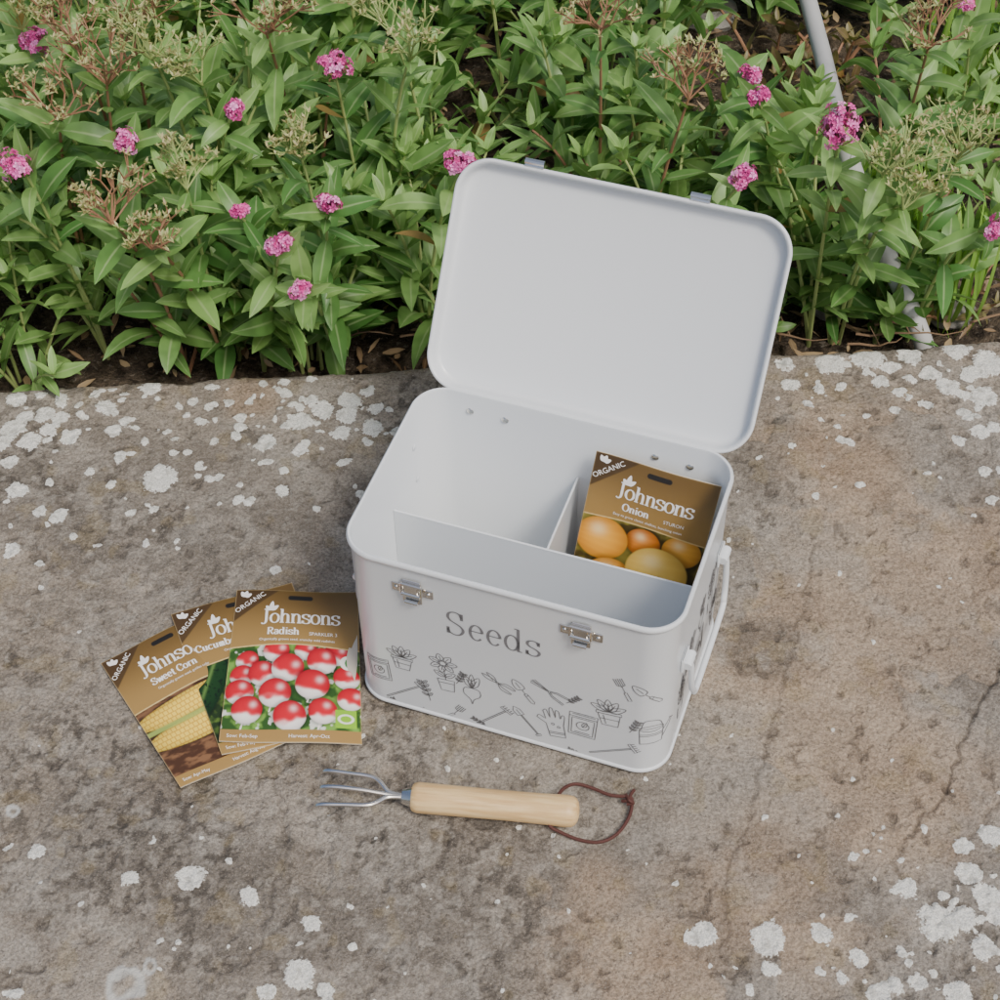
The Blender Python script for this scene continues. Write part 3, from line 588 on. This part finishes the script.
cpx=[(553,806,.0145),(549,824,.010),(560,832,.005),(580,840,.003),(600,842,.003),(617,834,.003),(629,817,.003),(632,801,.004),(628,797,.006),(610,795,.006),(592,788,.006),(575,784,.009),(562,790,.014),(554,804,.0145)]
inv=Matrix.Rotation(-rz,4,'Z')@Matrix.Translation((-pA.x,-pA.y,0))
cp=[inv@at(x,y,z_) for x,y,z_ in cpx]
cb=MB(); cb.add(*tube(spline(cp,6),.0016,8)); 
cb.add(*tube(spline([inv@at(x,y,z_) for x,y,z_ in ((622,801,.004),(628,800,.007),(631,794,.005),(634,790,.003))],4),.0016,8))
cb.add(*tube(spline([inv@at(x,y,z_) for x,y,z_ in ((626,795,.005),(629,800,.009),(633,803,.006),(627,804,.004))],4),.0017,8))
cb.build('cord',cordm,fork)
# ------------------------------------------------------------------ plants
SZ=-.08
def leaf(mb,base,d,up,L,wd,droop,rc,brown=0.,n=6,fold=.25):
    d=Vector(d).normalized(); s=d.cross(up)
    if s.length<1e-4: s=Vector((1,0,0))
    s.normalize(); u=s.cross(d).normalized(); V=[];Fc=[];Cc=[]
    p=Vector(base); tw=random.uniform(-.7,.7)
    for i in range(n+1):
        t=i/n; w_=wd*.5*(math.sin(PI*min(1,(t*.93+.04))**.85)**.9 if t<1 else 0.02)
        ang=droop*t; dd=d*math.cos(ang)-u*math.sin(ang); nn=u*math.cos(ang)+d*math.sin(ang)
        ss=s*math.cos(tw*t)+nn*math.sin(tw*t)
        for c_ in (-1,0,1): V.append(p+ss*(w_*c_)+nn*(abs(c_)*w_*fold)); Cc.append([rc,abs(c_)*.999,brown,1])
        p=p+dd*(L/n)
    for i in range(n):
        for c_ in (0,1): a=i*3+c_; Fc.append((a,a+1,a+4,a+3))
    mb.add(V,Fc,Cc)
def shoot(fol,stm,base,top,ls=1.0,leaves_from=.12,dense=1.0,topros=True,rbias=0,wk=1.0):
    base=Vector(base); top=Vector(top)
    mid=(base+top)/2+Vector((random.uniform(-.025,.025),random.uniform(-.025,.025),0)); mid.z=base.z+(top.z-base.z)*random.uniform(.6,.85)
    mid.x=base.x+(top.x-base.x)*.35+random.uniform(-.015,.015); mid.y=base.y+(top.y-base.y)*.35
    pts=[base*(1-t)**2+mid*2*t*(1-t)+top*t*t for t in [i/10 for i in range(11)]]
    stm.add(*tube(pts,[.0026-.0012*i/10 for i in range(11)],6))
    Ltot=(top-base).length; nn=max(3,int(Ltot/.031*dense)); rot=random.uniform(0,PI); sb=random.gauss(.58+rbias,.25)
    for j in range(nn):
        t=leaves_from+(1-leaves_from)*(j+.5)/nn; i=min(9,int(t*10)); f=t*10-i; p=pts[i]*(1-f)+pts[i+1]*f; ax=(pts[i+1]-pts[i]).normalized()
        a=ax.orthogonal().normalized(); b_=ax.cross(a); rot+=PI/2+random.uniform(-.4,.4)
        L=ls*random.uniform(.045,.088)*(1.0 if t<.75 else 1.0-.8*(t-.75)*1.4)
        for s in (0,PI):
            if random.random()<.10: continue
            o=a*math.cos(rot+s)+b_*math.sin(rot+s); lift=random.uniform(.15,1.6)
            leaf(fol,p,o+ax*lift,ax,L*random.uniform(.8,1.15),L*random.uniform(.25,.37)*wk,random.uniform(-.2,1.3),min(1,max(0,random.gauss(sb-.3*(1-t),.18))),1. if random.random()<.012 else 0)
    if topros:
        for s in range(4):
            a_=rot+s*PI/2; o=Vector((math.cos(a_),math.sin(a_),1.4)); leaf(fol,top,o,Vector((0,0,1)),ls*random.uniform(.02,.04),ls*.011,.3,.98)
    return pts
protos=[]
def make_clump(hmin,hmax,ns,spread,lm=None,ls=1.0,name='leafy_plant',sm=None,wk=1.0,rb=0):
    root=empty(name); fol=MB(); stm=MB()
    for i in range(ns):
        a=2*PI*i/ns+random.uniform(-.6,.6); r=random.uniform(.1,1.15)*spread; h=random.uniform(hmin,hmax)
        shoot(fol,stm,(.015*math.cos(a),.015*math.sin(a),0),(r*math.cos(a),r*math.sin(a),h*(1-.3*r/spread)),ls,wk=wk,rbias=rb)
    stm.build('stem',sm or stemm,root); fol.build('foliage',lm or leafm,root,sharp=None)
    return root
for i in range(9): protos.append(make_clump(.15,.35,6,.14,ls=(.9,1.2,1.05)[i%3],wk=(1.15,.95,.8)[i%3],rb=(0,-.10,.15)[i%3]))
for i in range(3): protos.append(make_clump(.12,.18,6,.10,ls=.95))
darkp=[make_clump(.05,.12,7,.10,leafm2,.55,'low_leafy_plant') for i in range(2)]+[make_clump(.05,.11,5,.09,leafm3,.5,'low_leafy_plant',stemr)]
def dup(root,loc,rz_,sc=1.0):
    r=root.copy(); C.objects.link(r); r.location=loc; r.rotation_euler=(0,0,rz_); r.scale=(sc,)*3
    for ch in root.children: c_=ch.copy(); C.objects.link(c_); c_.parent=r
    return r
used=set()
def place(P,loc,rz_,sc,lab,grp,cat='plant'):
    if P.name not in used: used.add(P.name); r=P; r.location=loc; r.rotation_euler=(0,0,rz_); r.scale=(sc,)*3
    else: r=dup(P,loc,rz_,sc)
    tag(r,lab,cat,grp); return r
LA_='clump of green lance shaped leaves without flowers in the bed behind the stone'; LG='flowerless leafy clumps in the bed'
DA_='low dark small leaved plant in the sparse patch at the right of the bed'; DG='low dark plants in the bed'
y=0.10; row=0
while y<1.0:
    lim=.30*math.hypot(1.45+y,CAMZ)+.10; x=-lim+random.uniform(0,.08)
    while x<lim:
        yy=edgey(x)+y+random.uniform(-.03,.03); xx=x+random.uniform(-.035,.035)
        right=xx>.28 and y<.70
        if right and random.random()<.62:
            place(random.choice(darkp),(xx,yy,SZ),random.uniform(0,6.28),random.uniform(.8,1.4),DA_,DG)
        elif random.random()<.92:
            i=random.randrange(9) if (row>0 or xx<-.12) else random.randrange(9,12)
            place(protos[i],(xx,yy,SZ),random.uniform(0,6.28),random.uniform(.85,1.15),LA_,LG)
        x+=random.uniform(.12,.165)
    y+=.13; row+=1
for P in protos:
    if P.name not in used: place(P,(random.uniform(-.5,.2),2.2,SZ),0,1,LA_,LG)
for P in darkp:
    if P.name not in used: place(P,(random.uniform(.4,.6),1.8,SZ),0,1,DA_,DG)
PK=[(.82,.11,.42),(.90,.19,.56),(.70,.06,.32),(.92,.34,.68)]
def floret_head(c,r,n):
    mb=MB(); lumps=[(Vector((random.uniform(-.6,.6),random.uniform(-.6,.6),random.uniform(-.3,.3)))*r,random.uniform(.45,.7)*r) for _ in range(5)]
    for i in range(n):
        lc_,lr=random.choice(lumps)
        th=math.acos(1-random.random()*1.35); ph=random.uniform(0,2*PI); d=Vector((math.sin(th)*math.cos(ph),math.sin(th)*math.sin(ph),math.cos(th)))
        p=lc_+d*lr*random.uniform(.6,1.15)
        a=d.orthogonal().normalized(); b_=d.cross(a); k0=random.uniform(0,6); base=np.array(random.choice(PK))
        for q in range(5):
            an=k0+q*2*PI/5; o=a*math.cos(an)+b_*math.sin(an); s=d.cross(o); L=random.uniform(.0036,.0058)
            V=[p,p+o*L*.6+s*L*.34+d*.0010,p+o*L+d*random.uniform(-.001,.0015),p+o*L*.6-s*L*.34+d*.0010]
            cc=[*base,1]; mb.add(V,[(0,1,2,3)],[[*(base*.55),1],cc,cc,cc])
        mb.add(*tube([p*.3-Vector((0,0,r*.5)),p],.0005,4),[[.35,.10,.14,1]]*8)
    mb.v=[tuple(Vector(v)+c) for v in mb.v]
    return mb
def seed_cluster(mb,stm,p,d,depth,L):
    q=p+d*L; stm.add(*tube([p,q],[.0013*.7**(3-depth)+.0003,.0010*.7**(3-depth)+.0003],5))
    if depth==0:
        for k_ in range(random.randint(3,6)):
            o=Vector((random.uniform(-1,1),random.uniform(-1,1),random.uniform(0,1.2))).normalized(); leaf(mb,q,o,Vector((0.1,0,1)),random.uniform(.004,.009),.0026,.2,random.random(),random.choice([0,0,0,.5]),n=2)
        return
    for s in range(3):
        ax=Vector((random.uniform(-1,1),random.uniform(-1,1),random.uniform(-.2,.6))).normalized(); dd=(d+ax*.8).normalized(); seed_cluster(mb,stm,q,dd,depth-1,L*random.uniform(.6,.95))
def flower_plant(px,py,rpx,zt,label,seeds=False,stemred=False):
    top=at(px,py,zt); dist=(top-CP).length; r=rpx*dist/F
    base=Vector((top.x+random.uniform(-.06,.06),top.y+random.uniform(.02,.10),SZ)); 
    if base.y<edgey(base.x)+.08: base.y=edgey(base.x)+.08
    root=empty('flowering_plant' if not seeds else 'seeding_plant',base); fol=MB(); stm=MB(); rel=top-base
    shoot(fol,stm,(0,0,0),rel-Vector((0,0,.008)),.95,leaves_from=.1,dense=.8,topros=False)
    for k_ in range(2 if seeds else 3):
        a=random.uniform(0,2*PI); shoot(fol,stm,(0,0,0),(rel.x*.4+.08*math.cos(a),abs(rel.y)*.1+.03+.08*math.sin(a),rel.z*random.uniform(.5,.75)),1.0)
    if not seeds:
        floret_head(rel,r,int(40+r*2600)).build('flower_head',petalm,root,smooth=False)
    else:
        sb=MB(); ss=MB()
        for k_ in range(7):
            seed_cluster(sb,ss,rel-Vector((0,0,.012)),(Vector((random.uniform(-1,1),random.uniform(-1,1),1))).normalized(),2,random.uniform(.5,1)*r)
        sb.build('seed_head',seedm,root,sharp=None); ss.build('seed_stalk',stemr if stemred else stemm,root)
    stm.build('stem',stemr if stemred else stemm,root); fol.build('foliage',leafm,root,sharp=None)
    tag(root,label,'plant'); return root
for px,py,r,zt,lab in ((35,42,14,.28,'pink flower head at the far left of the top edge'),(334,64,15,.28,'pink flower head standing above the bed, top edge left of the middle'),(230,110,12,.27,'small pink flower head upper left, between two larger pink ones'),(127,137,15,.25,'loose pink flower head behind the front leaves on the left'),(22,165,18,.25,'large pink flower head at the left border of the photo'),(240,211,8,.24,'smallest dark pink bud head in the left half of the bed'),(326,204,13,.27,'bright pink round flower head left of the lid'),(278,248,15,.23,'ragged pink flower head low in the left half of the bed'),(300,289,12,.20,'lowest pink flower head, close to the stone left of the tin'),(462,165,17,.25,'pink flower head touching the left edge of the open lid'),(840,131,28,.30,'largest bright pink flower head, right of the open lid'),(752,76,10,.26,'faded pink flower head above the right corner of the lid'),(741,178,14,.28,'pink flower head just above the right part of the lid'),(760,97,9,.26,'tiny pink flower head beneath the faded one, upper right'),(997,226,13,.20,'pink flower head at the right border of the photo'),(965,3,7,.24,'pink flower head cut by the top edge on the right')):
    flower_plant(px,py,r,zt,'valerian plant with '+lab)
for i,(px,py,r,zt) in enumerate(((70,30,36,.32),(150,50,38,.33),(105,75,32,.31),(200,75,30,.3),(265,25,32,.3),(410,50,34,.3),(110,215,32,.27),(185,180,26,.27),(600,20,32,.3),(885,165,34,.28),(930,40,30,.27),(905,200,28,.25),(60,110,28,.28),(300,150,24,.26),(690,90,26,.27),(380,10,30,.3),(150,240,26,.24),(960,150,28,.25),(130,20,34,.32),(20,20,30,.3))):
    o=flower_plant(px,py,r,zt,'valerian plant gone to airy green and brown seed in the bed behind the stone',seeds=True,stemred=(i%2==0)); o['group']='valerian plants gone to seed'
for i,(px,py) in enumerate(((975,50),(995,100),(945,75),(985,15),(905,260),(960,290),(870,240))):
    p=at(px,py,-.02); root=empty('grass_tuft',(p.x,p.y,SZ)); g_=MB()
    for k_ in range(30):
        a=random.uniform(0,2*PI); leaf(g_,(random.uniform(-.02,.02),random.uniform(-.02,.02),0),(math.cos(a)*.45,math.sin(a)*.45,1),Vector((-math.cos(a),-math.sin(a),.5)),random.uniform(.12,.24),random.uniform(.004,.009),-random.uniform(.5,1.6),random.random(),n=8)
    g_.build('blades',grassm,root,sharp=None); tag(root,'tuft of narrow bright green grass blades at the right of the bed','grass',group='grass tufts')
for i in range(16):
    px=random.uniform(100,980); py=random.uniform(290,352); p=at(px,py,-.02); a=random.uniform(-.6,.6); L=random.uniform(.05,.13)
    root=MB(); q=[(0,0,0)]; dd=Vector((math.cos(a),math.sin(a)*.7,.2))
    for k_ in range(6): q.append(tuple(Vector(q[-1])+dd*L/6+Vector((random.uniform(-.004,.004),random.uniform(-.004,.004),random.uniform(-.004,.004)))))
    root.add(*tube(q,[.0016,.0015,.0014,.0012,.001,.0008,.0005],6)); root.add(*tube([q[3],tuple(Vector(q[3])+Vector((-.01,.02,.012)))],[.0009,.0004],5))
    o=root.build('dry_twig',twigm,None,loc=(p.x,max(p.y,edgey(p.x)+.03),-.03)); tag(o,'thin dry brown twig among the leaves behind the stone edge','twig','dry twigs')
lt=MB()
for i in range(1500):
    x=random.uniform(-.75,.75); yy=edgey(x)+random.uniform(.01,.75); a=random.uniform(0,2*PI)
    leaf(lt,(x,yy,-.062+random.uniform(0,.012)),(math.cos(a),math.sin(a),random.uniform(-.1,.35)),Vector((random.uniform(-.3,.3),random.uniform(-.3,.3),1)),random.uniform(.010,.035),random.uniform(.004,.010),random.uniform(-.8,.8),random.random(),n=3)
o=lt.build('leaf_litter',litterm,None,sharp=None); tag(o,'dry brown leaf litter on the soil under the plants','leaf litter',kind='stuff')
ROCKL=('grey rock beside the pale pipe in the bed','rough grey rock at the right border of the bed','flat grey rock close behind the stone edge on the right','grey rock in the dark gap at the top of the bed','small grey rock in the middle of the sparse right patch','pale rock behind the right corner of the lid')
for (px,py,s),lb in zip(((890,255,.035),(975,240,.04),(950,310,.03),(700,12,.05),(925,205,.025),(830,300,.03)),ROCKL):
    p=at(px,py,-.06); mb=MB()
    bm=bmesh.new(); bmesh.ops.create_icosphere(bm,subdivisions=3,radius=1)
    ph=random.uniform(0,50)
    for v in bm.verts:
        q=v.co; n_=float(fbm(np.array([q.x*1.3+ph]),np.array([q.y*1.3+q.z*1.7+ph]),1,4,2)[0]); v.co=q*(.65+.6*n_); v.co.z*=.55
    mb.add([tuple(v.co*s) for v in bm.verts],[tuple(v.index for v in f.verts) for f in bm.faces]); bm.free()
    o=mb.build('rock',rockm,None,sharp=30,loc=(p.x,p.y,-.062),rot=(0,0,ph)); tag(o,lb,'rock')
pa=at(820,45,.06); pb=at(856,180,.09); pc=at(921,335,-.04)
pm=MB(); pm.add(*tube(spline([pa+(pa-pb)*.5,pa,pb,pc,pc+Vector((.01,-.01,-.05))],8),.0115,20)); o=pm.build('drain_pipe',pipem,None); tag(o,'pale grey pipe slanting down through the plants on the right','pipe')
